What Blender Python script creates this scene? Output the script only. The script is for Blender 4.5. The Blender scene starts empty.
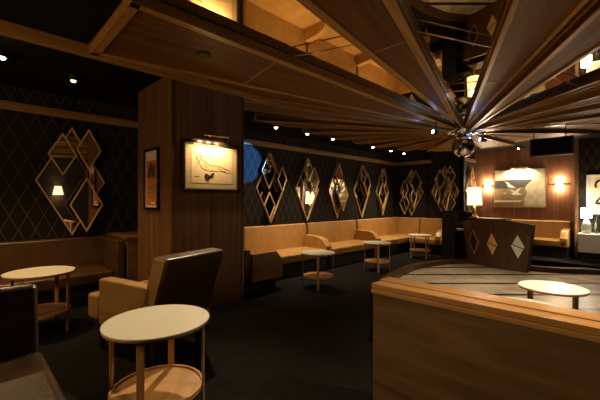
import bpy, bmesh, math, random
from mathutils import Vector, Matrix
random.seed(7)
S = bpy.context.scene
COL = S.collection
PI = math.pi
EYE = 1.52            # eye height above the main floor
RF = 0.19             # height of the raised floor at the near end of the room

# ------------------------------------------------------------------ materials
def new_mat(name):
    m = bpy.data.materials.new(name); m.use_nodes = True
    nt = m.node_tree; b = nt.nodes['Principled BSDF']
    return m, nt, b

def plain(name, col, rough=0.5, metal=0.0, spec=0.5, bump=0.0, bscale=60, coat=0.0):
    m, nt, b = new_mat(name)
    b.inputs['Base Color'].default_value = (*col, 1)
    b.inputs['Roughness'].default_value = rough
    b.inputs['Metallic'].default_value = metal
    b.inputs['Specular IOR Level'].default_value = spec
    b.inputs['Coat Weight'].default_value = coat
    if bump:
        n = nt.nodes.new('ShaderNodeTexNoise'); n.inputs['Scale'].default_value = bscale
        n.inputs['Detail'].default_value = 4
        tc = nt.nodes.new('ShaderNodeTexCoord'); nt.links.new(tc.outputs['Object'], n.inputs['Vector'])
        bp = nt.nodes.new('ShaderNodeBump'); bp.inputs['Strength'].default_value = bump
        bp.inputs['Distance'].default_value = 0.01
        nt.links.new(n.outputs['Fac'], bp.inputs['Height']); nt.links.new(bp.outputs['Normal'], b.inputs['Normal'])
    return m

def mottled(name, c1, c2, scale=8, rough=0.5, bump=0.2, bscale=70, spec=0.5):
    m = plain(name, c1, rough, 0, spec, bump, bscale)
    nt = m.node_tree; b = nt.nodes['Principled BSDF']
    tc = nt.nodes.new('ShaderNodeTexCoord')
    n = nt.nodes.new('ShaderNodeTexNoise'); n.inputs['Scale'].default_value = scale; n.inputs['Detail'].default_value = 5
    nt.links.new(tc.outputs['Object'], n.inputs['Vector'])
    r = nt.nodes.new('ShaderNodeValToRGB')
    r.color_ramp.elements[0].position = 0.35; r.color_ramp.elements[0].color = (*c1, 1)
    r.color_ramp.elements[1].position = 0.68; r.color_ramp.elements[1].color = (*c2, 1)
    nt.links.new(n.outputs['Fac'], r.inputs['Fac']); nt.links.new(r.outputs['Color'], b.inputs['Base Color'])
    return m

def wood(name, c1, c2, axis='z', rough=0.45, fine=26, long=1.3, spec=0.4, seam=None):
    """straight-grained veneer; axis = grain direction; seam = board width across y"""
    m, nt, b = new_mat(name)
    b.inputs['Roughness'].default_value = rough
    b.inputs['Specular IOR Level'].default_value = spec
    tc = nt.nodes.new('ShaderNodeTexCoord')
    mp = nt.nodes.new('ShaderNodeMapping')
    sc = {'x': (long, fine, fine), 'y': (fine, long, fine), 'z': (fine, fine, long)}[axis]
    mp.inputs['Scale'].default_value = sc
    nt.links.new(tc.outputs['Object'], mp.inputs['Vector'])
    n = nt.nodes.new('ShaderNodeTexNoise'); n.inputs['Scale'].default_value = 1.0
    n.inputs['Detail'].default_value = 6; n.inputs['Roughness'].default_value = 0.6; n.inputs['Distortion'].default_value = 0.6
    nt.links.new(mp.outputs['Vector'], n.inputs['Vector'])
    r = nt.nodes.new('ShaderNodeValToRGB')
    r.color_ramp.elements[0].position = 0.3; r.color_ramp.elements[0].color = (*c1, 1)
    r.color_ramp.elements[1].position = 0.7; r.color_ramp.elements[1].color = (*c2, 1)
    nt.links.new(n.outputs['Fac'], r.inputs['Fac'])
    out = r.outputs['Color']
    nt.links.new(out, b.inputs['Base Color'])
    bp = nt.nodes.new('ShaderNodeBump'); bp.inputs['Strength'].default_value = 0.12; bp.inputs['Distance'].default_value = 0.004
    nt.links.new(n.outputs['Fac'], bp.inputs['Height']); nt.links.new(bp.outputs['Normal'], b.inputs['Normal'])
    return m

def emit(name, col, s):
    m, nt, b = new_mat(name)
    b.inputs['Base Color'].default_value = (*col, 1)
    b.inputs['Emission Color'].default_value = (*col, 1)
    b.inputs['Emission Strength'].default_value = s
    return m

def M_(nt, op, a, b=None, c=None):
    n = nt.nodes.new('ShaderNodeMath'); n.operation = op
    for i, s in enumerate((a, b, c)):
        if s is None: continue
        if isinstance(s, (int, float)): n.inputs[i].default_value = s
        else: nt.links.new(s, n.inputs[i])
    return n.outputs[0]

def lattice(name, horiz, w=0.18, h=0.38):
    """black wall covering with thin diagonal brown lines and upright panel joints"""
    m, nt, b = new_mat(name)
    b.inputs['Roughness'].default_value = 0.75; b.inputs['Specular IOR Level'].default_value = 0.2
    tc = nt.nodes.new('ShaderNodeTexCoord'); sx = nt.nodes.new('ShaderNodeSeparateXYZ')
    nt.links.new(tc.outputs['Object'], sx.inputs[0])
    H = sx.outputs[0 if horiz == 'x' else 1]; Z = sx.outputs[2]
    a = M_(nt, 'DIVIDE', H, w); z = M_(nt, 'DIVIDE', Z, h)
    def near(s, wd):
        f = M_(nt, 'FRACT', s); d = M_(nt, 'ABSOLUTE', M_(nt, 'SUBTRACT', f, 0.5))
        return M_(nt, 'GREATER_THAN', d, 0.5 - wd)
    l = M_(nt, 'MAXIMUM', near(M_(nt, 'ADD', a, z), 0.035), near(M_(nt, 'SUBTRACT', a, z), 0.035))
    j = near(M_(nt, 'DIVIDE', H, 1.17), 0.035)
    l = M_(nt, 'MULTIPLY', l, M_(nt, 'SUBTRACT', 1.0, j))
    mx = nt.nodes.new('ShaderNodeMix'); mx.data_type = 'RGBA'
    nt.links.new(l, mx.inputs[0])
    mx.inputs[6].default_value = (0.0095, 0.0075, 0.0065, 1)
    mx.inputs[7].default_value = (0.060, 0.040, 0.024, 1)
    mx2 = nt.nodes.new('ShaderNodeMix'); mx2.data_type = 'RGBA'
    nt.links.new(j, mx2.inputs[0]); nt.links.new(mx.outputs[2], mx2.inputs[6])
    mx2.inputs[7].default_value = (0.002, 0.002, 0.002, 1)
    nt.links.new(mx2.outputs[2], b.inputs['Base Color'])
    return m

MAT = {}
MAT['carpet'] = mottled('carpet', (0.0055, 0.005, 0.0045), (0.012, 0.010, 0.008), 30, 0.95, 0.5, 220, 0.1)
MAT['walnut_z'] = wood('walnut_upright', (0.092, 0.042, 0.017), (0.235, 0.114, 0.048), 'z', 0.42, 30, 0.6)
MAT['walnut_wall'] = wood('walnut_wall', (0.15, 0.060, 0.030), (0.27, 0.120, 0.060), 'z', 0.42, 22, 0.5)
MAT['walnut_x'] = wood('walnut_level', (0.12, 0.055, 0.022), (0.24, 0.12, 0.05), 'x', 0.45, 20, 1.2)
MAT['walnut_y'] = wood('walnut_level_long', (0.10, 0.053, 0.021), (0.25, 0.146, 0.062), 'y', 0.45, 9, 0.9)
MAT['panel'] = wood('ceiling_veneer', (0.085, 0.035, 0.008), (0.21, 0.092, 0.021), 'x', 0.5, 15, 0.5, 0.22)
MAT['edge'] = wood('ceiling_edge_wood', (0.29, 0.14, 0.033), (0.52, 0.28, 0.075), 'x', 0.33, 20, 0.7)
MAT['oak_x'] = wood('oak', (0.42, 0.22, 0.075), (0.60, 0.34, 0.13), 'x', 0.4, 18, 1.2)
MAT['oak_y'] = wood('oak_rail', (0.40, 0.20, 0.065), (0.58, 0.32, 0.115), 'y', 0.33, 24, 1.0)
MAT['oak_z'] = wood('oak_upright', (0.36, 0.19, 0.07), (0.52, 0.29, 0.12), 'z', 0.4, 30, 1.2)
MAT['dark_wood'] = wood('dark_wood', (0.055, 0.022, 0.010), (0.11, 0.048, 0.022), 'z', 0.4, 24, 0.8)
MAT['cornice'] = wood('cornice_wood', (0.20, 0.10, 0.035), (0.33, 0.18, 0.07), 'x', 0.4, 20, 1.0)
MAT['booth_wood'] = wood('booth_wood', (0.060, 0.027, 0.011), (0.13, 0.060, 0.026), 'z', 0.4, 26, 0.7)
MAT['kerb_wood'] = wood('kerb_wood', (0.045, 0.022, 0.009), (0.09, 0.046, 0.020), 'x', 0.35, 10, 1.0)
MAT['black'] = plain('black_paint', (0.008, 0.007, 0.007), 0.6)
MAT['black_ceiling'] = plain('black_ceiling', (0.008, 0.007, 0.006), 0.85, 0, 0.1)
MAT['black_gloss'] = plain('black_gloss', (0.01, 0.01, 0.01), 0.2)
MAT['top'] = plain('white_lacquer', (0.80, 0.75, 0.63), 0.3, 0, 0.4)
MAT['brass'] = plain('brass', (0.75, 0.50, 0.22), 0.28, 1.0)
MAT['dark_brass'] = plain('dark_brass', (0.30, 0.20, 0.09), 0.35, 1.0)
MAT['chrome'] = plain('chrome', (0.75, 0.75, 0.78), 0.08, 1.0)
MAT['mirror'] = plain('mirror', (0.80, 0.78, 0.74), 0.015, 1.0)
MAT['ceil_mirror'] = plain('ceiling_mirror', (0.66, 0.54, 0.34), 0.01, 1.0)
MAT['tan'] = mottled('tan_leather', (0.43, 0.225, 0.063), (0.53, 0.29, 0.092), 5, 0.36, 0.12, 130)
MAT['olive'] = mottled('olive_tan_leather', (0.30, 0.175, 0.055), (0.38, 0.23, 0.08), 5, 0.40, 0.12, 130)
MAT['chair_brown'] = mottled('chair_brown_leather', (0.050, 0.024, 0.010), (0.085, 0.042, 0.018), 6, 0.33, 0.12, 100)
MAT['brown'] = mottled('brown_leather', (0.035, 0.018, 0.009), (0.075, 0.037, 0.016), 6, 0.34, 0.2, 90)
MAT['brown2'] = mottled('red_brown_leather', (0.060, 0.028, 0.012), (0.090, 0.044, 0.018), 6, 0.28, 0.12, 100)
MAT['cream'] = plain('cream_paper', (0.78, 0.66, 0.46), 0.8)
MAT['mat_board'] = plain('mat_board', (0.62, 0.50, 0.33), 0.85)
MAT['ink'] = plain('brown_ink', (0.33, 0.17, 0.07), 0.8)
MAT['ink2'] = plain('dark_ink', (0.06, 0.035, 0.03), 0.8)
MAT['orange'] = plain('orange_paper', (0.62, 0.19, 0.035), 0.7)
MAT['white'] = plain('white_paint', (0.8, 0.78, 0.74), 0.5)
MAT['grey'] = plain('pale_grey_lacquer', (0.55, 0.50, 0.46), 0.4)
MAT['red'] = plain('red_print', (0.55, 0.04, 0.03), 0.7)
MAT['sea'] = plain('sea_paint', (0.055, 0.055, 0.05), 0.7)
MAT['sand'] = mottled('sand_paint', (0.25, 0.17, 0.075), (0.36, 0.26, 0.13), 6, 0.8, 0.1)
MAT['cliff'] = mottled('cliff_paint', (0.55, 0.46, 0.30), (0.72, 0.63, 0.45), 7, 0.8, 0.1)
MAT['glass'] = plain('lamp_glass', (0.55, 0.60, 0.58), 0.08, 0.0, 0.6)
MAT['bottle'] = plain('bottle_glass', (0.10, 0.12, 0.10), 0.08)
MAT['spot_on'] = emit('lit_spot', (1.0, 0.80, 0.50), 22)
MAT['spot_dim'] = emit('dim_spot', (1.0, 0.55, 0.20), 3)
MAT['shade'] = emit('lit_lamp_shade', (1.0, 0.68, 0.30), 1.6)
MAT['shade_white'] = emit('lit_white_shade', (1.0, 0.90, 0.74), 8.0)
MAT['lit_strip'] = emit('lit_sconce_slot', (1.0, 0.72, 0.40), 14)
MAT['blue_lens'] = emit('blue_lens', (.15, .4, 1), 20)
MAT['lattice_x'] = lattice('lattice_wall_long', 'x')
MAT['lattice_y'] = lattice('lattice_wall_end', 'y')

def dance_mat():
    m, nt, b = new_mat('striped_stone')
    b.inputs['Roughness'].default_value = 0.3
    tc = nt.nodes.new('ShaderNodeTexCoord'); sx = nt.nodes.new('ShaderNodeSeparateXYZ')
    nt.links.new(tc.outputs['Object'], sx.inputs[0])
    d = M_(nt, 'MULTIPLY', M_(nt, 'ADD', sx.outputs[0], sx.outputs[1]), 0.70711)
    f = M_(nt, 'FRACT', M_(nt, 'DIVIDE', M_(nt, 'ADD', d, -0.19), 0.75))
    l = M_(nt, 'LESS_THAN', f, 0.15)
    n = nt.nodes.new('ShaderNodeTexNoise'); n.inputs['Scale'].default_value = 2.2; n.inputs['Detail'].default_value = 6
    n.inputs['Distortion'].default_value = 1.2
    nt.links.new(tc.outputs['Object'], n.inputs['Vector'])
    r = nt.nodes.new('ShaderNodeValToRGB')
    r.color_ramp.elements[0].position = 0.3; r.color_ramp.elements[0].color = (0.38, 0.30, 0.195, 1)
    r.color_ramp.elements[1].position = 0.7; r.color_ramp.elements[1].color = (0.74, 0.63, 0.47, 1)
    nt.links.new(n.outputs['Fac'], r.inputs['Fac'])
    mx = nt.nodes.new('ShaderNodeMix'); mx.data_type = 'RGBA'
    nt.links.new(l, mx.inputs[0]); nt.links.new(r.outputs['Color'], mx.inputs[6])
    mx.inputs[7].default_value = (0.03, 0.022, 0.016, 1)
    nt.links.new(mx.outputs[2], b.inputs['Base Color'])
    return m
MAT['dance'] = dance_mat()

# ------------------------------------------------------------------ mesh builder
class MB:
    def __init__(s): s.v = []; s.f = []; s.sm = []
    def add(s, vs, fs, smooth=False):
        o = len(s.v); s.v += [tuple(p) for p in vs]
        for f in fs: s.f.append([o + i for i in f]); s.sm.append(smooth)
        return s
    def box(s, x0, x1, y0, y1, z0, z1):
        vs = [(x, y, z) for z in (z0, z1) for y in (y0, y1) for x in (x0, x1)]
        return s.add(vs, [(0, 2, 3, 1), (4, 5, 7, 6), (0, 1, 5, 4), (2, 6, 7, 3), (0, 4, 6, 2), (1, 3, 7, 5)])
    def prism(s, poly, axis, lo, hi):
        """extrude a 2-D outline along an axis: z -> (x,y), x -> (y,z), y -> (x,z)"""
        def P(a, b, t): return {'z': (a, b, t), 'x': (t, a, b), 'y': (a, t, b)}[axis]
        n = len(poly)
        vs = [P(a, b, lo) for a, b in poly] + [P(a, b, hi) for a, b in poly]
        fs = [tuple(range(n))[::-1], tuple(range(n, 2 * n))] + [(i, (i + 1) % n, n + (i + 1) % n, n + i) for i in range(n)]
        return s.add(vs, fs)
    def ring(s, outer, inner, axis, lo, hi):
        def P(a, b, t): return {'z': (a, b, t), 'x': (t, a, b), 'y': (a, t, b)}[axis]
        n = len(outer)
        vs = [P(*p, lo) for p in outer] + [P(*p, lo) for p in inner] + [P(*p, hi) for p in outer] + [P(*p, hi) for p in inner]
        fs = []
        for i in range(n):
            j = (i + 1) % n
            fs += [(i, j, n + j, n + i), (2*n + i, 3*n + i, 3*n + j, 2*n + j), (i, 2*n + i, 2*n + j, j), (n + i, n + j, 3*n + j, 3*n + i)]
        return s.add(vs, fs)
    def lathe(s, prof, n=32, c=(0, 0)):
        """prof: (radius, z) from bottom to top"""
        vs = []; fs = []
        for r, z in prof:
            for k in range(n):
                a = 2 * PI * k / n; vs.append((c[0] + r * math.cos(a), c[1] + r * math.sin(a), z))
        for i in range(len(prof) - 1):
            for k in range(n):
                k2 = (k + 1) % n
                fs.append((i*n + k, i*n + k2, (i+1)*n + k2, (i+1)*n + k))
        s.add(vs, fs, True)
        o = len(s.v) - len(vs); m = len(prof) - 1
        s.f.append([o + k for k in range(n)][::-1]); s.sm.append(False)
        s.f.append([o + m*n + k for k in range(n)]); s.sm.append(False)
        return s
    def tube(s, pts, r, n=8):
        pts = [Vector(p) for p in pts]
        vs = []; fs = []
        for i, p in enumerate(pts):
            d = (pts[min(i+1, len(pts)-1)] - pts[max(i-1, 0)]).normalized()
            up = Vector((0, 0, 1)) if abs(d.z) < 0.9 else Vector((1, 0, 0))
            a = d.cross(up).normalized(); b = d.cross(a)
            rr = r[i] if isinstance(r, (list, tuple)) else r
            for k in range(n):
                t = 2 * PI * k / n; vs.append(p + a * (rr * math.cos(t)) + b * (rr * math.sin(t)))
        for i in range(len(pts) - 1):
            for k in range(n):
                k2 = (k + 1) % n; fs.append((i*n + k, i*n + k2, (i+1)*n + k2, (i+1)*n + k))
        fs.append(tuple(range(n))[::-1]); fs.append(tuple((len(pts)-1)*n + k for k in range(n)))
        return s.add(vs, fs, True)
    def build(s, name, mat, parent=None, bevel=0.0, seg=2, loc=(0, 0, 0), rot=(0, 0, 0)):
        me = bpy.data.meshes.new(name); me.from_pydata(s.v, [], s.f)
        bm = bmesh.new(); bm.from_mesh(me); bmesh.ops.recalc_face_normals(bm, faces=bm.faces); bm.to_mesh(me); bm.free()
        for p, k in zip(me.polygons, s.sm): p.use_smooth = k
        me.materials.append(MAT[mat] if isinstance(mat, str) else mat)
        o = bpy.data.objects.new(name, me); COL.objects.link(o)
        o.location = loc; o.rotation_euler = rot
        if parent: o.parent = parent
        if bevel:
            b = o.modifiers.new('bevel', 'BEVEL'); b.width = bevel; b.segments = seg; b.limit_method = 'ANGLE'; b.angle_limit = math.radians(40)
            for p in me.polygons: p.use_smooth = True
            w = o.modifiers.new('wn', 'WEIGHTED_NORMAL'); w.keep_sharp = True
        return o

def tag(o, label, cat, group=None):
    o['label'] = label; o['category'] = cat
    if group: o['group'] = group
    return o
def thing(name, label, cat, loc=(0, 0, 0), rz=0.0, group=None):
    o = bpy.data.objects.new(name, None); COL.objects.link(o)
    o.location = loc; o.rotation_euler = (0, 0, rz); o.empty_display_size = 0.1
    return tag(o, label, cat, group)
def struct(o): o['kind'] = 'structure'; return o
def kids(o): return [c for c in bpy.data.objects if c.parent == o]
def dup(root, loc, rz, label, group=None):
    r = root.copy(); COL.objects.link(r); r.location = loc; r.rotation_euler = (0, 0, rz); r['label'] = label
    if group: r['group'] = group
    for ch in kids(root):
        c = ch.copy(); COL.objects.link(c); c.parent = r
        for g in kids(ch):
            d = g.copy(); COL.objects.link(d); d.parent = c
    return r

# ------------------------------------------------------------------ lights
def spot(loc, target, W, col, size=70, blend=0.6, r=0.03):
    l = bpy.data.lights.new('spot_lamp', 'SPOT'); l.energy = W; l.color = col
    l.spot_size = math.radians(size); l.spot_blend = blend; l.shadow_soft_size = r
    o = bpy.data.objects.new('spot_lamp', l); COL.objects.link(o); o.location = loc
    o.rotation_euler = (Vector(target) - Vector(loc)).to_track_quat('-Z', 'Y').to_euler(); return o
def point(loc, W, col, r=0.05):
    l = bpy.data.lights.new('point_light', 'POINT'); l.energy = W; l.color = col; l.shadow_soft_size = r
    o = bpy.data.objects.new('point_light', l); COL.objects.link(o); o.location = loc; return o
WARM = (1.0, 0.66, 0.30)
AMBER = (1.0, 0.60, 0.25)
SOFT = (1.0, 0.78, 0.50)

# ------------------------------------------------------------------ the setting
VW, UE, UA, UR = 5.75, 10.3, 11.2, 10.6        # long wall, end wall, alcove wall, right wall
CZ = EYE + 1.49                                # ceiling
struct(MB().box(-3, 12, -3.5, 6, -0.2, 0).build('floor', 'carpet'))
struct(MB().prism([(-3, -3.5), (2.08, -3.5), (2.08, 1.0), (2.72, 1.0), (2.72, VW), (-3, VW)], 'z', 0, RF).build('floor_raised', 'carpet'))
struct(MB().box(2.705, 2.73, 1.0, VW, RF - 0.03, RF + 0.001).build('trim_step', 'carpet'))
struct(MB().box(9.6, 11.3, -3.5, 3.62, 0, 0.13).build('floor_alcove', 'carpet'))
struct(MB().box(-3, UE + .15, VW, VW + .15, 0, CZ).build('wall_left', 'lattice_x'))
struct(MB().box(UE, UE + .15, 3.62, VW, 0, CZ).build('wall_end', 'lattice_y'))
struct(MB().box(UE, UA + .15, 3.6, 3.72, 0, CZ).build('wall_alcove_side', 'lattice_x'))
w = struct(MB().box(UA, UA + .15, 0.9, 3.6, 0, CZ).build('wall_alcove', 'walnut_wall'))
struct(MB().box(UR, UR + .6, -3.5, 1.07, 0, CZ).build('wall_right', 'lattice_y'))
struct(MB().box(-3, 12, -3.65, -3.5, 0, CZ).build('wall_near', 'black'))
# ceilings: black outside the mirrored field
struct(MB().box(-3, 12, 3.95, 6, CZ, CZ + .1).build('ceiling', 'black_ceiling'))
struct(MB().box(9.9, 12, -3.6, 3.95, CZ, CZ + .1).build('ceiling_far', 'black_ceiling'))
struct(MB().box(-3, .86, -3.6, 3.95, CZ, CZ + .1).build('ceiling_near', 'black_ceiling'))
struct(MB().box(.86, 9.9, -3.6, 3.95, CZ, CZ + .05).build('ceiling_mirror', 'ceil_mirror'))
# cornices
def cornice(name, x0, x1, y0, y1, dx, dy):
    m = MB(); zc = EYE + 1.215
    m.box(x0 - dx*.02, x1, y0 - dy*.02, y1, zc - .05, zc - .02) if False else None
    return m
m = MB(); zc = EYE + 1.22
m.box(-3, UE, VW - .03, VW, zc - .05, zc + .03).box(-3, UE, VW - .055, VW, zc + .03, zc + .055)
struct(m.build('trim_1', 'cornice', None, .006))
m = MB(); m.box(UE - .03, UE, 4.55, VW - .06, zc - .05, zc + .03).box(UE - .055, UE, 4.55, VW - .06, zc + .03, zc + .055)
struct(m.build('trim_2', 'cornice', None, .006))
m = MB(); m.box(UE - .02, UA, 3.56, 3.6, zc - .05, zc + .05)
struct(m.build('trim_3', 'walnut_x', None, .006))
# fascia beam between the mirrored field and the black ceiling
struct(MB().box(-3, 3.1, 3.70, 3.78, EYE + 1.385, CZ).build('trim_4', 'edge', None, .006))
# ledge joining banquette end and pillar
struct(MB().box(1.60, 2.4, 4.9, VW, RF, EYE - .52).box(1.58, 2.4, 4.88, VW, EYE - .52, EYE - .485).build('trim_5', 'walnut_x', None, .004))
# pillar
m = MB(); m.box(1.73, 2.71, 3.8, 4.88, RF, CZ)
struct(m.build('pillar', 'walnut_z'))
m = MB().box(1.722, 1.74, 3.792, 3.81, RF, CZ).box(2.70, 2.718, 3.792, 3.81, RF, CZ)
struct(m.build('trim_6', 'dark_brass'))
struct(MB().box(2.225, 2.233, 3.797, 3.801, RF, CZ).build('trim_7', 'black'))
# narrow edge post between the alcove and the right wall
struct(MB().box(10.55, 10.62, 1.05, 1.12, .13, CZ).build('trim_8', 'walnut_z'))
# dance floor and its kerb
DF = [(2.76, 1.66), (5.46, 3.27), (7.05, 3.58), (8.02, 3.40), (8.69, 2.95), (8.66, 1.74), (8.87, 1.18), (9.5, .6), (9.5, -3.3), (2.1, -3.3), (2.1, .98), (2.76, .98)]
struct(MB().prism(DF, 'z', 0, 0.006).build('floor_dance', 'dance'))
def kerb(pts, w, z0, z1):
    m = MB(); L = []; R = []
    for i, p in enumerate(pts):
        a = Vector(pts[max(i-1, 0)]); b = Vector(pts[min(i+1, len(pts)-1)])
        d = (b - a).normalized(); n = Vector((-d.y, d.x))
        L.append(Vector(p) + n * w * .5); R.append(Vector(p) - n * w * .5)
    for i in range(len(pts) - 1):
        q = [L[i], L[i+1], R[i+1], R[i]]
        m.prism([(v.x, v.y) for v in q], 'z', z0, z1)
    return m
def smooth_poly(pts, it=2):
    for _ in range(it):
        q = [pts[0]]
        for a, b in zip(pts[:-1], pts[1:]):
            q += [(a[0]*.75 + b[0]*.25, a[1]*.75 + b[1]*.25), (a[0]*.25 + b[0]*.75, a[1]*.25 + b[1]*.75)]
        pts = q + [pts[-1]]
    return pts
struct(kerb([(2.85, 1.72), (5.46, 3.27), (6.1, 3.45), (7.05, 3.58), (7.7, 3.5), (8.3, 3.3), (8.86, 2.9)] + smooth_poly([(8.86, 2.9), (8.86, 1.74), (9.0, 1.18), (9.5, .6), (9.55, -3)], 2)[1:], .18, 0, .10).build('trim_9', 'kerb_wood', None, .012))

# ------------------------------------------------------------------ half wall beside the dance floor
hw = thing('half_wall', 'wooden half wall with a golden oak cap rail in the right foreground', 'partition', (1.88, 1.226, RF))
hz = EYE - .53 - RF
MB().box(.008, .18, -4.2, -.004, 0, hz - .03).build('panel', 'walnut_y', hw, .004)
MB().box(0, .215, -4.2, 0, hz - .032, hz).box(0.10, .225, -4.2, .004, hz, hz + .006).build('cap_rail', 'oak_y', hw, .006)
MB().box(-.004, .03, -4.2, .001, hz - .062, hz - .034).build('edge_trim', 'oak_y', hw, .004)

# ------------------------------------------------------------------ sunburst ceiling
K = 1.085
HUB = (6.6 * K, 2.32 * K)
sb = thing('sunburst_ceiling', 'great sunburst of walnut panels fanning out from a hub over the dance floor', 'ceiling feature', (HUB[0], HUB[1], EYE + 1.41))
def rout(deg, rmax, vmax=4.2, umin=.80, umax=9.85, vmin=-3.4):
    c, s_ = math.cos(math.radians(deg)), math.sin(math.radians(deg)); r = rmax
    if s_ > 1e-6: r = min(r, (vmax - HUB[1]) / s_)
    if s_ < -1e-6: r = min(r, (vmin - HUB[1]) / s_)
    if c > 1e-6: r = min(r, (umax - HUB[0]) / c)
    if c < -1e-6: r = min(r, (umin - HUB[0]) / c)
    return r
def wedge(a0, a1, z, rmax, vmax=3.95, rin=.3, ends=None, seam=None, tw=.045):
    """one fan panel between plan angles a0<a1 (degrees), underside at z relative to the hub height"""
    mid = (a0 + a1) / 2; R = math.radians
    rmax *= K; vmax *= K; th = .076 - z
    if seam: seam *= K
    if ends: ends = (ends[0] * K, ends[1] * K)
    r0, r1 = ends if ends else (rout(a0, rmax, vmax), rout(a1, rmax, vmax))
    p = lambda r, a: (r * math.cos(R(a - mid)), r * math.sin(R(a - mid)))
    q = [p(rin, a0), p(r0, a0), p(r1, a1), p(rin, a1)]
    b = MB().prism(q, 'z', z, z + .05)
    if seam:
        pass
    o = b.build('wood_panel', 'panel', sb, 0, 2, (0, 0, 0), (0, 0, R(mid)))
    # raised edging along both long sides and the outer end
    t = MB()
    def strip(A, B, w):
        A = Vector(A); B = Vector(B); d = (B - A).normalized(); n = Vector((-d.y, d.x))
        t.prism([tuple(A), tuple(B), tuple(B + n * w), tuple(A + n * w)], 'z', z - .014, z + th)
    strip(q[0], q[1], tw); strip(q[1], q[2], tw); strip(q[2], q[3], tw)
    t.build('edge_trim', 'edge', o, .004)
    if seam:
        s = MB(); A = Vector(p(seam, a0)); B = Vector(p(seam * 1.02, a1)); d = (B - A).normalized(); n = Vector((-d.y, d.x))
        s.prism([tuple(A), tuple(B), tuple(B + n * .014), tuple(A + n * .014)], 'z', z - .006, z + .01)
        s.build('seam_strip', 'edge', o)
    return o
wedge(169.2, 180.0, 0.0, 5.9, 3.62, seam=4.45, ends=(5.9, 5.82), tw=.075)
wedge(188.5, 194.6, 0.0, 6.5, seam=4.1, tw=.075)
wedge(203.1, 209.2, 0.0, 6.5, seam=2.75)
wedge(209.6, 214.7, -0.09, 6.5)
LEFT = [(163.8, 169.8, .035, 5, 3.6), (157.5, 163.4, -.03, 5, 3.95), (150.5, 157.2, .045, 5, 3.75), (144, 150.2, -.03, 5, 4.25), (137.5, 143.6, .04, 4, 3.85),
        (131, 137.2, -.03, 4, 4.35), (123, 130.6, .04, 4, 4.0), (115, 122.6, -.03, 4, 4.4), (106, 114.6, .04, 3.5, 4.1), (97, 105.6, -.03, 3.5, 4.4),
        (87, 96.6, .04, 3.0, 4.1), (76, 86.6, -.03, 3, 4.4), (64, 75.6, .04, 2.6, 4.2), (52, 63.6, -.03, 2.6, 4.2), (40, 51.6, .04, 2.5, 4.2), (26, 39.6, -.03, 2.4, 4.2),
        (10, 25.6, .04, 2.3, 4), (-8, 9.6, -.03, 2.3, 4), (-26, -8.4, .04, 2.3, 4), (-44, -26.4, -.03, 2.4, 4), (-58, -44.4, .04, 2.6, 4)]
for a0, a1, z, rm, vm in LEFT: wedge(a0, a1, z, rm, vm, tw=.024)
RIGHT = [(229.5, 233, .02, 6), (233.4, 237, .04, 6), (237.4, 245, -.05, 6), (245.4, 254, .03, 6), (254.4, 264, -.05, 5.6), (264.4, 274, .03, 5.6), (274.4, 286, -.04, 5.6), (286.4, 301.6, .03, 5)]
for a0, a1, z, rm in RIGHT: wedge(a0, a1, z, rm, tw=.03)
# slim rods bridging the mirrored gaps
def rod(a0, r0, a1, r1, z=.03):
    R = math.radians; r0 *= K; r1 *= K
    MB().tube([(r0*math.cos(R(a0)), r0*math.sin(R(a0)), z), (r1*math.cos(R(a1)), r1*math.sin(R(a1)), z)], .006, 6).build('tie_rod', 'brass', sb)
rod(180, 4.46, 188.6, 4.27); rod(194.5, 4.25, 203.2, 3.62); rod(194.5, 2.5, 203.2, 2.45); rod(214.6, 2.8, 229.6, 2.4)
MB().lathe([(.10, -.10), (.30, -.08), (.36, -.02), (.36, .04), (.30, .06), (.2, .076)], 40).build('hub', 'chrome', sb)
MB().box(-.006, .006, -.006, .006, .07, .08).build('stem', 'chrome', sb)
# recessed, unlit downlight in the big left panel
tag(MB().lathe([(.055, -.012), (.065, -.008), (.065, .03)], 24).build('recessed_downlight', 'black', None, 0, 2, (1.52*K, 2.72*K, EYE + 1.40)),
    'dark round recessed downlight in the big ceiling panel near the pillar', 'ceiling light')

# mirror ball
mb = thing('mirror_ball', 'silver mirror ball hanging under the hub of the sunburst ceiling', 'mirror ball', (HUB[0], HUB[1], EYE + .88))
m = MB(); n1, n2, R0 = 30, 16, .22
for i in range(n2):
    for k in range(n1):
        q = []
        for (di, dk) in ((0, 0), (0, 1), (1, 1), (1, 0)):
            th = PI * (i + di) / n2; ph = 2 * PI * (k + dk) / n1
            q.append((R0 * math.sin(th) * math.cos(ph), R0 * math.sin(th) * math.sin(ph), R0 + R0 * math.cos(th)))
        if i == 0: q = [q[0], q[2], q[3]]
        elif i == n2 - 1: q = [q[0], q[1], q[2]]
        m.add(q, [tuple(range(len(q)))])
m.build('ball', 'chrome', mb)
MB().lathe([(.03, .43), (.03, .455), (.012, .46), (.012, .465)], 16).build('hanger', 'chrome', mb)

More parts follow.
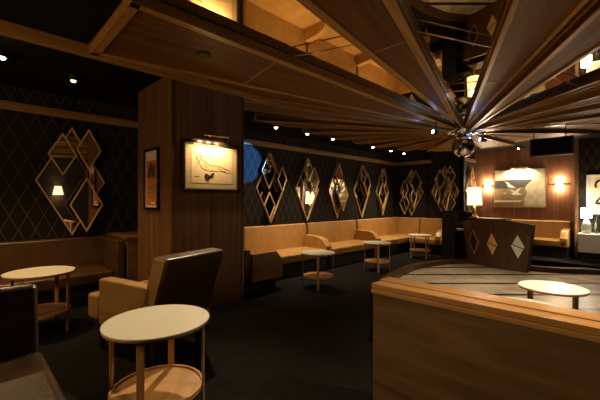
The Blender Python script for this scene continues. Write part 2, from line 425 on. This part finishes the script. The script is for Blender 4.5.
# ------------------------------------------------------------------ tables
def make_table(label, loc, rz, dark=False):
    t = thing('cocktail_table', label, 'table', loc, rz, None)
    H = .616
    MB().lathe([(.285, H - .026), (.298, H - .024), (.300, H - .012), (.300, H - .0105)], 64).build('rim', 'oak_x', t)
    MB().lathe([(.3005, H - .0105), (.3005, H - .002), (.298, H)], 64).build('table_top', 'top', t)
    m = MB().lathe([(.258, H - .425), (.262, H - .422), (.262, H - .410), (.258, H - .407)], 64)
    sh = m.build('shelf', 'oak_x', t)
    o = [(.262*math.cos(2*PI*k/64), .262*math.sin(2*PI*k/64)) for k in range(64)]
    i = [(.250*math.cos(2*PI*k/64), .250*math.sin(2*PI*k/64)) for k in range(64)]
    MB().ring(o, i, 'z', H - .41, H - .395).build('lip', 'oak_x', sh)
    for k in range(4):
        MB().box(.262, .274, -.020, .020, 0, H - .02).build('leg', 'dark_brass' if dark else 'oak_z', t, .003, 2, (0, 0, 0), (0, 0, k * PI / 2))
    return t
def camrot(x, y): return math.atan2(-y, -x)
T0 = make_table('white round two-tier table in the left foreground', (.843, 2.055, RF), camrot(.843, 2.055) - .32)
dup(T0, (.576, 4.31, RF), camrot(.576, 4.31) + 1.0, 'white round table before the brown banquette under the left wall')
dup(T0, (4.47, 4.02, 0), camrot(4.47, 4.02), 'white round table before the tan banquette, nearest the pillar')
dup(T0, (6.47, 4.08, 0), camrot(6.47, 4.08) + .1, 'white round table in the middle of the three along the tan banquette')
dup(T0, (8.72, 4.17, 0), camrot(8.72, 4.17) + .6, 'white round table in the far corner of the tan banquette')
T1 = make_table('white round table with dark legs standing on the striped dance floor', (4.38, .65, .006), camrot(4.38, .65) + .78, True)
dup(T1, (3.39, .68, .006), camrot(3.39, .68) + .78, 'white table mostly hidden behind the cap rail of the half wall')

# ------------------------------------------------------------------ banquettes
def cushion(m_, name, mat, parent, bev=.03, **k): return m_.build(name, mat, parent, bev, 4, **k)
# local frame: x along the seat, +y towards the wall (front edge at y=0), z up
ARM = [(.70, .30), (.70, .73), (.28, .71), (.13, .66), (.06, .56), (.0, .52), (.0, .30)]
def banquette(label, loc, rz, L, mat, seat=.45, back=.99, depth=.72, arms=(), seams=(), full=0.85):
    t = thing('banquette', label, 'banquette', loc, rz)
    MB().box(0.0, L, .10, full - .02, 0, seat - .16).build('plinth', 'black', t)
    cushion(MB().box(0, L, 0, depth + .02, seat - .17, seat), 'seat', mat, t, .035)
    xs = [0] + list(seams) + [L]
    for a, b in zip(xs[:-1], xs[1:]):
        cushion(MB().prism([(depth, seat - .03), (depth + .03, back - .03), (depth + .05, back), (full - .02, back), (full - .02, seat - .03)], 'x', a + .002, b - .002), 'backrest', mat, t, .018)
    k = (seat - .45)
    for x in arms:
        cushion(MB().prism([(y, z + k) for y, z in ARM], 'x', x - .085, x + .085), 'armrest', mat, t, .02)
    return t
yF = 4.90
banquette('tan leather wall banquette between the pillar and the first armrest', (3.06, yF, 0), 0, 2.80, 'tan', arms=(2.77,), seams=(1.0,))
banquette('tan leather wall banquette, middle one with armrests at both ends', (5.94, yF, 0), 0, 1.94, 'tan', arms=(1.93,))
t = banquette('tan leather wall banquette running into the far corner', (7.96, yF, 0), 0, 2.32, 'tan', seams=(1.87,))
cushion(MB().prism([(2.20, .42), (2.23, .96), (2.25, .99), (2.32, .99), (2.32, .42)], 'y', -.01, .74), 'backrest', 'tan', t, .018)
# end wall: faces -u
banquette('tan leather banquette on the end wall beside the black desk', (9.47, 4.885, 0), -PI/2, 1.25, 'tan', arms=(.87,), full=.83)
# return bench by the pillar, faces +u
t = thing('banquette', 'short tan end bench beside the pillar with its side towards the room', 'banquette', (4.0, 4.42, 0), PI/2)
MB().box(.05, .46, .14, 1.1, 0, .28).build('plinth', 'black', t)
cushion(MB().box(.10, .47, .01, .90, .28, .45), 'seat', 'tan', t, .035)
cushion(MB().prism([(.69, .19), (.66, .655), (.14, .665), (.03, .54), (.0, .47), (.0, .19)], 'x', 0, .10), 'armrest', 'tan', t, .02)
cushion(MB().prism([(.70, .24), (.70, .73), (.82, .74), (.84, .24)], 'x', 0, .47), 'backrest', 'brown2', t, .02)
# alcove banquette, faces -u, on the alcove floor
t = thing('banquette', 'tan banquette on the back wall below the seabird painting', 'banquette', (10.35, 3.45, .13), -PI/2)
MB().box(0, 2.2, .1, .82, 0, .27).build('plinth', 'black', t)
cushion(MB().box(0, 2.2, 0, .62, .26, .42), 'seat', 'tan', t, .03)
cushion(MB().prism([(.60, .40), (.65, .84), (.67, .87), (.83, .87), (.83, .40)], 'x', 0, 2.2), 'backrest', 'tan', t, .02)
cushion(MB().prism([(y * .9, z - .04) for y, z in ARM], 'x', 2.06, 2.22), 'armrest', 'tan', t, .02)
# brown banquette on the raised floor
t = thing('banquette', 'dark brown leather banquette under the big diamond mirror on the left wall', 'banquette', (-2.9, 4.90, RF), 0)
MB().box(0, 4.4, .10, .83, 0, .28).build('plinth', 'black', t)
cushion(MB().box(0, 4.34, 0, .74, .26, .42), 'seat', 'brown2', t, .035)
for a, b in ((0, 1.3), (1.3, 2.85), (2.85, 4.38)):
    cushion(MB().prism([(.72, .39), (.75, .78), (.77, .81), (.83, .81), (.83, .39)], 'x', a + .002, b - .002), 'backrest', 'brown2', t, .02)
cushion(MB().box(4.36, 4.47, .0, .82, .10, .81), 'end_panel', 'brown2', t, .025)

# ------------------------------------------------------------------ tan armchair
c = thing('armchair', 'olive-tan leather armchair facing the left wall, seen from behind', 'armchair', (1.368, 2.748, RF), math.radians(15))
W = .325
BP = [(.06, .27), (.22, .27), (.0, .90), (-.155, .885)]
cushion(MB().prism(BP, 'x', -W + .008, W - .008), 'backrest', 'chair_brown', c, .022)
for s in (-1, 1):
    a, b = sorted((s * W, s * (W - .012)))
    o = MB().prism([(.075, .28), (.205, .28), (-.008, .885), (-.135, .872)], 'x', a, b).build('side_panel', 'olive', c, .004)
    o['label'] = 'olive-tan end panel of the backrest'
for s in (-1, 1):
    a, b = sorted((s * W, s * (W - .115)))
    cushion(MB().prism([(.04, .24), (.74, .24), (.74, .645), (.68, .648), (.02, .645)], 'x', a, b), 'armrest', 'olive', c, .018)
cushion(MB().box(-W + .117, W - .117, .10, .80, .36, .49).box(-W + .004, W - .004, .752, .93, .27, .495), 'seat', 'olive', c, .03)
MB().box(-W + .12, W - .12, .05, .88, .25, .36).build('base', 'olive', c, .01)
for s in (-1, 1):
    for y in (.10, .84):
        MB().box(s*(W - .09) - .022, s*(W - .09) + .022, y - .022, y + .022, 0, .26).build('leg', 'black', c, .004)
# ------------------------------------------------------------------ dark lounge sofa, left foreground
c = thing('lounge_sofa', 'dark brown leather sofa end cut off by the left edge of the photo', 'sofa', (-.525, 1.75, RF), 0)
cushion(MB().prism([(.80, .20), (.78, .42), (.83, .80), (.86, .83), (.93, .82), (.95, .20)], 'x', -.9, .86), 'backrest', 'brown', c, .03)
cushion(MB().box(-.9, .88, 0, .84, .25, .435), 'seat', 'brown', c, .05)
MB().box(-.85, .82, .06, .9, .09, .26).build('base', 'black', c, .01)
for x in (-.8, .77):
    for y in (.12, .86):
        MB().box(x - .02, x + .02, y - .02, y + .02, 0, .10).build('leg', 'black', c)

# ------------------------------------------------------------------ diamond mirrors
def rh(cx, cz, w, h): return [(cx - w/2, cz), (cx, cz + h/2), (cx + w/2, cz), (cx, cz - h/2)]
LAY = {
 'a': [(0, 0, .84, 1.55), (-.12, .37, .34, .60), (.19, .46, .32, .60), (.155, -.335, .42, .78)],
 'b': [(0, 0, .80, 1.55), (-.10, .37, .40, .80), (.26, .20, .28, .56), (-.13, -.38, .31, .60)],
 'c': [(0, 0, .80, 1.55), (.19, .22, .34, .68), (-.05, .46, .30, .58)],
 'd': [(0, 0, .74, 1.50), (0, .42, .32, .64), (.14, -.12, .44, .86)],
 'e': [(0, 0, .80, 1.50), (.17, .30, .42, .80), (-.20, -.36, .36, .72), (-.18, .10, .30, .62)],
}
def diamond(label, loc, rz, lay, flip=1):
    t = thing('diamond_mirror', label, 'mirror', loc, rz, None)
    for i, (cx, cz, w, h) in enumerate(LAY[lay]):
        cx *= flip; d = .03 * (i + 1) if i else .0
        fr = .018
        k = 1 - 2 * fr * math.hypot(1/w, 1/h)
        o = rh(cx, cz + .775, w, h); n_ = rh(cx, cz + .775, w * k, h * k)
        f = MB().ring(o, n_, 'y', -d - .035, -d if i else 0).build('frame', 'brass_wood', t, .003)
        if i == 0: MB().prism(n_, 'y', -.012, -.004).build('mirror_pane', 'mirror', f)
        else: MB().prism(n_, 'y', -d - .020, -d - .014).build('mirror_pane', 'mirror', f)
    return t
MAT['brass_wood'] = wood('gilt_wood', (0.50, 0.31, 0.12), (0.68, 0.45, 0.20), 'z', 0.3, 20, 2)
ZB = EYE - .495
for u, lay, fl, lab in [(1.13, 'a', 1, 'large diamond mirror cluster on the left wall above the brown banquette'),
                        (4.82, 'b', 1, 'diamond mirror cluster on the long wall, nearest the right of the pillar'),
                        (5.98, 'c', 1, 'second diamond mirror cluster from the pillar on the long wall'),
                        (7.14, 'd', 1, 'third diamond mirror cluster from the pillar, middle of the long wall'),
                        (8.28, 'c', 1, 'fourth diamond mirror cluster from the pillar on the long wall'),
                        (9.40, 'd', -1, 'last diamond mirror cluster on the long wall before the far corner')]:
    diamond(lab, (u, VW, ZB), 0, lay, fl)
diamond('diamond mirror cluster on the end wall beside the far corner', (UE, 5.2, ZB), -PI/2, 'e')
diamond('diamond mirror cluster on the end wall above the black desk', (UE, 4.14, ZB), -PI/2, 'a')
diamond('diamond mirror seen edge-on beside the glowing lamp', (10.75, 3.6, ZB), 0, 'd')

# ------------------------------------------------------------------ pictures
def on_wall(name, label, cat, loc, rz): return thing(name, label, cat, loc, rz)
# local frame: x along the wall (to the viewer's right), y into the wall, z up from the lower edge
p = on_wall('framed_picture', 'framed cream drawing of a reclining figure on the pillar', 'picture', (1.83, 3.797, EYE + .11), 0)
w, h = .80, .62
def frame(t, w, h, fw, d, mat, name='frame'):
    return MB().ring([(0, 0), (w, 0), (w, h), (0, h)], [(fw, fw), (w - fw, fw), (w - fw, h - fw), (fw, h - fw)], 'y', -d, 0).build(name, mat, t, .003)
frame(p, w, h, .030, .035, 'black_gloss')
MB().ring([(.03, .03), (w-.03, .03), (w-.03, h-.03), (.03, h-.03)], [(.042, .042), (w-.042, .042), (w-.042, h-.042), (.042, h-.042)], 'y', -.026, 0).build('slip', 'brass', p)
MB().box(.04, w - .04, -.012, -.002, .04, h - .04).build('mount', 'mat_board', p)
pp = MB().box(.12, w - .11, -.0145, -.012, .11, h - .10).build('paper', 'cream', p)
def strokes(name, mat, parent, L, r, y):
    m = MB()
    for pts in L:
        m.tube([(a, y, b) for a, b in smooth_poly(pts, 3)], r, 5)
    return m.build(name, mat, parent)
strokes('drawing', 'ink', pp, [
    [(.20, .40), (.19, .43), (.22, .45), (.25, .43), (.24, .39), (.21, .38), (.20, .40)],
    [(.24, .40), (.30, .37), (.38, .33), (.48, .335), (.56, .31), (.66, .28)],
    [(.22, .38), (.24, .31), (.30, .27), (.40, .265), (.50, .275), (.60, .255), (.67, .25)],
    [(.21, .385), (.20, .33), (.18, .29)], [(.30, .345), (.33, .30), (.30, .28)], [(.48, .31), (.54, .275), (.60, .27)],
    [(.20, .45), (.18, .42), (.19, .39)], [(.23, .455), (.26, .44), (.255, .40)],
    [(.16, .19), (.22, .195)]], .0028, -.0145)
strokes('blot', 'ink2', pp, [[(.30, .20), (.32, .16), (.36, .17), (.38, .22), (.43, .245), (.40, .19), (.36, .20), (.31, .23), (.30, .20)],
    [(.31, .20), (.35, .18), (.39, .21)], [(.32, .17), (.34, .15), (.36, .18)]], .008, -.0145)
pl = MB(); pl.tube([(.22, -.13, h + .055), (.56, -.13, h + .055)], .017, 12); pl.tube([(.39, -.13, h + .06), (.39, -.07, h + .085), (.39, -.001, h + .07)], .006, 8)
pl.box(.365, .415, -.01, 0, h + .04, h + .09)
lampo = pl.build('picture_light', 'dark_brass', None, 0, 2, (1.83, 3.797, EYE + .125))
tag(lampo, 'slim brass picture light above the framed drawing on the pillar', 'picture light')
# tall poster on the pillar's left face (x runs along -v)
p = on_wall('framed_poster', 'tall narrow orange poster in a black frame on the pillar side', 'poster', (1.727, 4.60, EYE - .115), -PI/2)
w, h = .45, .78
frame(p, w, h, .035, .03, 'black_gloss')
MB().box(.03, w - .03, -.012, -.002, .03, h - .03).build('mount', 'cream', p)
MB().box(.06, w - .06, -.0135, -.012, .06, h - .15).build('print', 'orange', p)
pr = MB()
pr.prism([(.10, .40), (.13, .54), (.20, .60), (.27, .58), (.30, .48), (.26, .40), (.22, .46), (.20, .38), (.15, .42)], 'y', -.0145, -.0135)
pr.prism([(.28, .42), (.30, .60), (.35, .56), (.34, .40)], 'y', -.0145, -.0135)
pr.build('picture_figure', 'ink2', p)
MB().box(.11, .34, -.0145, -.0135, .20, .31).box(.13, .32, -.0145, -.0135, .155, .18).build('print_block', 'ink', p)
MB().box(.22, .33, -.0155, -.0135, .08, .10).build('caption_plate', 'white', p)
# seabird painting in the alcove (faces -u): x runs along -v
p = on_wall('painting', 'wide beach painting of white seabirds in the panelled alcove', 'painting', (UA, 3.06, EYE - .185), -PI/2)
w, h = 1.27, 1.085
MB().box(0, w, -.03, 0, 0, h).build('canvas', 'cream', p, .003)
frame(p, w, h, .012, .036, 'dark_brass')
def flat(poly, mat, name, y=-.031): return MB().prism([(a * w, b * h) for a, b in poly], 'y', y - .0015, -.03).build(name, mat, p)
flat([(.02, .02), (.98, .02), (.98, .58), (.02, .58)], 'sand', 'sand_area')
flat([(.02, .50), (.60, .52), (.68, .62), (.76, .72), (.40, .74), (.02, .71)], 'sea', 'sea_area', -.0325)
flat([(.60, .03), (.98, .03), (.98, .82), (.86, .80), (.76, .70), (.66, .58), (.62, .50), (.66, .40), (.60, .22)], 'cliff', 'cliff_area', -.034)
flat([(.02, .14), (.02, .19), (.58, .19), (.52, .14)], 'cream', 'foam_band', -.034)
for q in ([(.22, .70), (.31, .65), (.34, .60), (.44, .53), (.38, .52), (.29, .54), (.28, .61)],
          [(.31, .49), (.42, .42), (.55, .52), (.48, .40), (.56, .34), (.42, .32), (.34, .36), (.40, .39)],
          [(.15, .42), (.21, .37), (.27, .42), (.22, .35)]):
    flat(q, 'white', 'bird', -.036)
jag = [(.03, .085)]
jag += [(.50, .085)]
for k in range(11, -1, -1):
    a = .03 + k * .0427
    jag += [(a, .115 + .025 * (k % 3)), (a - .012 if k else a, .10 if k in (3, 6, 7) else .125)]
flat(jag, 'ink', 'dark_band', -.036)
m = MB(); m.tube([(.36 * w, -.16, h + .03), (.68 * w, -.16, h + .03)], .02, 12); m.tube([(.52 * w, -.16, h + .04), (.52 * w, -.08, h + .07), (.52 * w, -.002, h + .06)], .008)
m.box(.50*w, .54*w, -.012, 0, h + .03, h + .09)
tag(m.build('picture_light', 'brass', None, 0, 2, (UA, 3.06, EYE - .185), (0, 0, -PI/2)), 'brass picture light above the seabird painting', 'picture light')
# poster with the big figure on the right wall
p = on_wall('framed_poster', 'white-framed poster with a large black figure 2 at the right edge', 'poster', (UR, .905, EYE - .31), -PI/2)
w, h = .70, .93
frame(p, w, h, .05, .035, 'white')
MB().box(.045, w - .045, -.012, 0, .045, h - .045).build('paper', 'cream', p)
m = MB()
pts = smooth_poly([(.17, .62), (.16, .74), (.28, .80), (.42, .76), (.42, .60), (.30, .44), (.16, .28), (.20, .24), (.34, .26), (.50, .24)], 3)
m.tube([(a, -.012, b) for a, b in pts], .022, 8)
m.build('numeral', 'ink2', p)
MB().box(.34, .42, -.014, -.012, .40, .52).build('red_patch', 'red', p)

# ------------------------------------------------------------------ sconces
def sconce(label, y):
    s = thing('wall_sconce', label, 'wall lamp', (UA, y, EYE + .42), -PI/2, None)
    MB().box(-.20, .20, -.09, 0, 0, .05).build('body', 'brass', s, .006)
    MB().box(-.08, .08, -.08, -.012, .05, .054).build('upper_slot', 'lit_strip', s)
    MB().box(-.08, .08, -.08, -.012, -.004, 0).build('lower_slot', 'lit_strip', s)
    for dz in (.13, -.08):
        point((UA - .07, y, EYE + .42 + dz), 14, SOFT, .05)
sconce('brass up-and-down sconce on the alcove wall, left of the seabird painting', 3.22)
sconce('brass up-and-down sconce on the alcove wall, right of the seabird painting', 1.50)

# ------------------------------------------------------------------ DJ booth front, black desk, lamp
L0, R0_ = Vector((8.80, 2.98)), Vector((8.46, 1.69))
d = (R0_ - L0); bl = d.length; ang = math.atan2(d.y, d.x)
b = thing('booth_front', 'dark walnut booth front with three diamond inlays at the dance floor edge', 'booth', (L0.x, L0.y, .006), ang)
# local: x from the far end to the near end, +y behind, z up
m = MB(); N = 16
bot = []; top = []
for i in range(N + 1):
    t = i / N
    bow = -.10 * math.sin(PI * t)
    xb = t * bl; xt = -.10 + t * (bl + .22)
    zt = 1.02 + .09 * math.sin(PI * min(1, t * 1.0))
    bot.append((xb, bow, 0.0)); top.append((xt, bow - .06, zt))
def sheet(off):
    return [(x, y + off, z) for x, y, z in bot] + [(x, y + off, z) for x, y, z in top]
vs = sheet(0) + sheet(.06); n = N + 1; fs = []
for i in range(N):
    fs += [(i, i+1, n+i+1, n+i), (2*n+i, 3*n+i, 3*n+i+1, 2*n+i+1), (n+i, n+i+1, 3*n+i+1, 3*n+i), (i, 2*n+i, 2*n+i+1, i+1)]
fs += [(0, n, 3*n, 2*n), (N, 2*n+N, 3*n+N, n+N)]
m.add(vs, fs); m.build('front_panel', 'booth_wood', b)
MB().prism([(bl - .04, 0), (bl, 0), (bl + .115, 1.015), (bl + .07, 1.015)], 'y', -.02, .13).build('side_panel', 'dark_wood', b, .004)
MB().prism([(0, 0), (.04, 0), (-.05, 1.015), (-.095, 1.015)], 'y', -.02, .13).build('side_panel', 'dark_wood', b, .004)
MAT['gold_reflection'] = plain('gold_reflection', (0.85, 0.55, 0.17), 0.3, 0.25)  # mirror inlay, its golden reflection painted as base colour
MAT['silver_reflection'] = plain('silver_reflection', (0.88, 0.88, 0.72), 0.25, 0.1)  # mirror inlay with a pale reflection painted in
MAT['dark_inlay'] = plain('dark_inlay', (0.03, 0.028, 0.02), 0.12)
for t, mt in ((.15, 'dark_inlay'), (.495, 'gold_reflection'), (.865, 'silver_reflection')):
    xx = t * (bl + .06) - .01; yy = -.10 * math.sin(PI * t) - .033
    fr = MB().ring(rh(0, 0, .29, .60), rh(0, 0, .25, .52), 'y', -.014, .02).build('inlay_frame', 'oak_z' if mt == 'dark_inlay' else 'dark_wood', b, 0, 2, (xx, yy - .004, .54), (.058, 0, -.10 * PI / bl * math.cos(PI * t)))
    MB().prism(rh(0, 0, .26, .54), 'y', -.006, .01).build('inlay', mt, fr)
    MB().prism([(-.10, .045), (.10, -.03), (.10, -.05), (-.10, .025)], 'y', -.010, -.004).build('inlay_bar', 'dark_wood', fr)
dk = thing('equipment_desk', 'black equipment desk behind the booth front carrying the glowing lamp', 'desk', (9.0, 2.2, 0), 0)
MB().box(0, .45, 0, .85, 1.05, 1.10).build('desk_top', 'black', dk, .004)
tw_ = thing('equipment_tower', 'tall black tower with overhanging top shelf left of the glowing lamp', 'tower', (9.0, 3.36, 0), 0)
MB().box(0, .44, 0, .34, 0, 1.21).build('body', 'black', tw_, .004)
MB().box(0, .44, -.30, .35, 1.21, 1.26).build('top_shelf', 'black_gloss', tw_, .004)
MB().box(0, .44, -.30, .01, .70, .74).build('lower_shelf', 'black', tw_, .004)
MB().box(.40, .44, -.30, .01, 0, 1.22).build('back_board', 'black', tw_)
MB().box(.40, .45, .0, .85, 0, 1.06).build('back_board', 'black', dk)
MB().box(0, .45, 0, .04, 0, 1.06).build('side_board', 'black', dk)
for z in (.742, .90):
    g = MB().box(.02, .36, -.27, .0, z, z + .145).build('rack_unit', 'black_gloss', tw_, .006)
    MB().box(.014, .02, -.25, -.02, z + .06, z + .075).build('trim_bar', 'chrome', g)
    for k in range(3): MB().box(.008, .02, -.24 + k*.08, -.21 + k*.08, z + .025, z + .045).build('knob', 'chrome', g)

lm = thing('table_lamp', 'glowing cream-shaded table lamp behind the booth front', 'lamp', (9.08, 2.92, 1.10))
MB().lathe([(.085, 0), (.09, .02), (.06, .05), (.035, .12), (.03, .20), (.035, .28), (.012, .31), (.012, .36)], 24).build('base', 'brass', lm)
def shade(m, r0, r1, z0, z1, n=32):
    o0 = [(r0*math.cos(2*PI*k/n), r0*math.sin(2*PI*k/n), z0) for k in range(n)]
    o1 = [(r1*math.cos(2*PI*k/n), r1*math.sin(2*PI*k/n), z1) for k in range(n)]
    i0 = [(x*.97, y*.97, z) for x, y, z in o0]; i1 = [(x*.97, y*.97, z) for x, y, z in o1]
    fs = []
    for k in range(n):
        j = (k + 1) % n
        fs += [(k, j, n+j, n+k), (2*n+k, 3*n+k, 3*n+j, 2*n+j), (k, 2*n+k, 2*n+j, j), (n+k, n+j, 3*n+j, 3*n+k)]
    return m.add(o0 + o1 + i0 + i1, fs, True)
shade(MB(), .17, .15, .32, .76).build('shade', 'shade', lm)
point((9.08, 2.92, 1.10 + .52), 10, WARM, .06)

# ------------------------------------------------------------------ hanging black panel
hp = thing('hanging_panel', 'flat black rectangular panel hung on two rods before the alcove', 'hanging panel', (8.0, 1.20, EYE + .87), -PI/2)
MB().box(-.34, .34, -.05, .05, 0, .34).build('panel', 'black', hp, .012)
MB().box(-.30, .30, -.056, -.05, .03, .31).build('grille', 'black_ceiling', hp)
for x in (-.28, .22): MB().tube([(x, 0, .33), (x, 0, .62)], .008).build('rod', 'black', hp)

# ------------------------------------------------------------------ right wall cabinet, lamp, bottles
cb = thing('drawer_cabinet', 'pale grey drawer cabinet at the right edge below the poster', 'cabinet', (10.12, -.6, .13), 0)
MB().box(.06, .47, 0, 1.58, 0, .22).build('plinth', 'black', cb)
MB().box(.01, .475, 0, 1.62, .21, .61).build('body', 'grey', cb, .003)
MB().box(-.01, .48, -.01, 1.63, .61, .635).build('cabinet_top', 'white', cb, .003)
for j in range(2):
    for i in range(3):
        MB().box(-.006, .01, i*.54 + .006, i*.54 + .534, .215 + j*.198, .405 + j*.198).build('drawer', 'grey', cb, .002)
ZC = .13 + .635
lm2 = thing('table_lamp', 'bright white table lamp on the grey drawer cabinet', 'lamp', (10.33, .885, ZC))
MB().lathe([(.08, 0), (.085, .01), (.10, .12), (.085, .22), (.05, .30), (.025, .34), (.025, .36)], 24).build('base', 'glass', lm2)
shade(MB(), .10, .095, .36, .60).build('shade', 'shade_white', lm2)
point((10.33, .885, ZC + .48), 25, SOFT, .06)
for y, lab in ((.70, 'dark bottle on the drawer cabinet, right next to the white lamp'), (.63, 'dark bottle on the drawer cabinet at the very right edge')):
    tag(MB().lathe([(.036, 0), (.038, .02), (.038, .22), (.014, .29), (.013, .36), (.016, .365), (.016, .375)], 20).build('bottle', 'bottle', None, 0, 2, (10.35 + (y < .66) * .06, y - (y < .66)*.02, ZC)), lab, 'bottle')

# ------------------------------------------------------------------ ceiling downlights and lights
def downlight(u, v, lab, mat='spot_on', r=.035):
    t = thing('downlight', lab, 'ceiling light', (u, v, CZ - .07))
    MB().ring([(.05*math.cos(2*PI*k/20), .05*math.sin(2*PI*k/20)) for k in range(20)], [(.037*math.cos(2*PI*k/20), .037*math.sin(2*PI*k/20)) for k in range(20)], 'z', 0.004, .07).build('housing', 'black', t)
    MB().lathe([(.004, -.016), (r*.6, -.012), (r*.92, .0), (r, .02)], 20).build('lens', mat, t)
names = ['first', 'second', 'third', 'fourth', 'fifth', 'sixth']
for i, u in enumerate((4.34, 5.22, 6.07, 7.73, 8.65, 9.4)):
    downlight(u, 5.0, 'lit ceiling spotlight above the tan banquettes, %s from the pillar' % names[i])
    spot((u, 5.0, CZ - .10), (u, 5.15, 0), 68, SOFT, 80, .8)
downlight(10.7, 2.33, 'lit ceiling spotlight in the alcove above the seabird painting', 'spot_on', .025)
spot((8.9, .45, CZ - .14), (10.3, .4, .6), 45, SOFT, 60, .8)  # added spot brightening the cabinet and poster, no fixture
downlight(.29, 4.48, 'bright ceiling spotlight at the left edge of the photo')
spot((.29, 4.48, CZ - .10), (.2, 4.2, 0), 75, WARM, 110, .9)
downlight(.95, 4.75, 'dim amber ceiling spotlight left of the pillar', 'spot_dim', .03)
spot((.95, 4.75, CZ - .10), (1.0, 4.9, 0), 18, WARM, 80, .9)
# added beam onto the foreground table for picture-light spill, without a fixture
spot((2.38, 3.52, EYE + 1.32), (.86, 2.08, .6), 130, (1, .78, .48), 62, .9)
spot((1.45, 1.0, EYE + 1.2), (1.4, .6, 0), 12, AMBER, 110, 1.0, .1)
# dance floor beams
spot((5.0, .9, EYE + 1.15), (4.1, .7, 0), 190, (1, .84, .60), 75, .8)
spot((6.3, 1.6, EYE + .9), (6.4, 1.9, 0), 95, (1, .80, .54), 120, 1.0, .1)
spot((2.75, -.35, EYE + 1.2), (2.02, .0, .9), 120, SOFT, 80, .9)
# picture lights
for x in (.27, .39, .51):
    spot((1.83 + x, 3.797 - .125, EYE + .125 + .63), (1.83 + x, 3.79, EYE + .35), 5, WARM, 150, .6, .02)
for x in (.50, .66, .82):
    spot((UA - .15, 3.06 - x, EYE + .90), (UA, 3.06 - x, EYE + .5), 14, SOFT, 150, .6, .02)
# disco beams: a blue one on the long wall and one grazing the fan near the hub
BLUE = (0.05, 0.25, 1.0)
spot((6.4, 2.6, EYE + 1.0), (4.12, 5.75, EYE + .78), 1500, (.08, .35, 1.0), 13, .3, .01)
point((6.1, 2.0, EYE + 1.14), 1.0, (.3, .48, 1.0), .03)
for u, v, z, lab, a in ((5.95, 2.55, EYE + 1.20, 'small blue stage light under the sunburst, left of the mirror ball', 2.8), (7.35, 2.2, EYE + 1.20, 'small blue stage light under the sunburst, right of the mirror ball', 2.39)):
    g = thing('stage_light', lab, 'stage light', (u, v, z), a)
    MB().tube([(-.05, 0, 0), (.07, 0, .02)], .035, 16).build('body', 'black', g)
    MB().tube([(.07, 0, .02), (.074, 0, .021)], .03, 16).build('lens', 'blue_lens', g)
    MB().tube([(0, 0, .03), (0, 0, .29)], .008, 8).build('stem', 'black', g)
    d = Vector((math.cos(a), math.sin(a), .25))
    spot(Vector((u, v, z + .02)) + d * .09, Vector((u, v, z + .02)) + d, 9, (.15, .35, 1), 60, .8, .02)
g = thing('wall_sconce', 'amber-shaded sconce behind the camera, glowing in the left diamond mirror', 'wall lamp', (2.49, -3.5, 1.75))
shade(MB(), .16, .10, 0, .30).build('shade', 'shade', g, 0, 2, (0, .20, 0))
MB().box(-.04, .04, 0, .06, .05, .2).box(-.01, .01, .05, .2, .1, .12).build('bracket', 'brass', g)
point((2.49, -3.28, 1.90), 8, AMBER, .08)
# added fill lights outside the view, no known lamps there
point((-2.2, 2.9, 2.0), 52, AMBER, .25)
spot((-1.5, 2.75, 2.7), (1.9, .1, .4), 40, (1, .74, .40), 60, .8, .15)

# ------------------------------------------------------------------ world, camera, view
wd = bpy.data.worlds.new('world'); S.world = wd; wd.use_nodes = True
wd.node_tree.nodes['Background'].inputs[0].default_value = (1.0, 0.62, 0.32, 1)
wd.node_tree.nodes['Background'].inputs[1].default_value = 0.006
cam = bpy.data.cameras.new('camera'); co = bpy.data.objects.new('camera', cam); COL.objects.link(co)
co.location = (0, 0, EYE); co.rotation_euler = (PI/2, 0, -PI/4)
cam.sensor_width = 36; cam.lens = 340 / 600 * 36; cam.shift_y = 1 / 600; cam.clip_start = .05
S.camera = co
S.view_settings.view_transform = 'Standard'; S.view_settings.look = 'None'
S.view_settings.exposure = 1.0; S.view_settings.gamma = 1.0; S.view_settings.use_curve_mapping = False
S.cycles.use_denoising = True
S.cycles.caustics_reflective = False; S.cycles.caustics_refractive = False
S.cycles.sample_clamp_indirect = 4.0
S.cycles.max_bounces = 8; S.cycles.diffuse_bounces = 4; S.cycles.glossy_bounces = 5
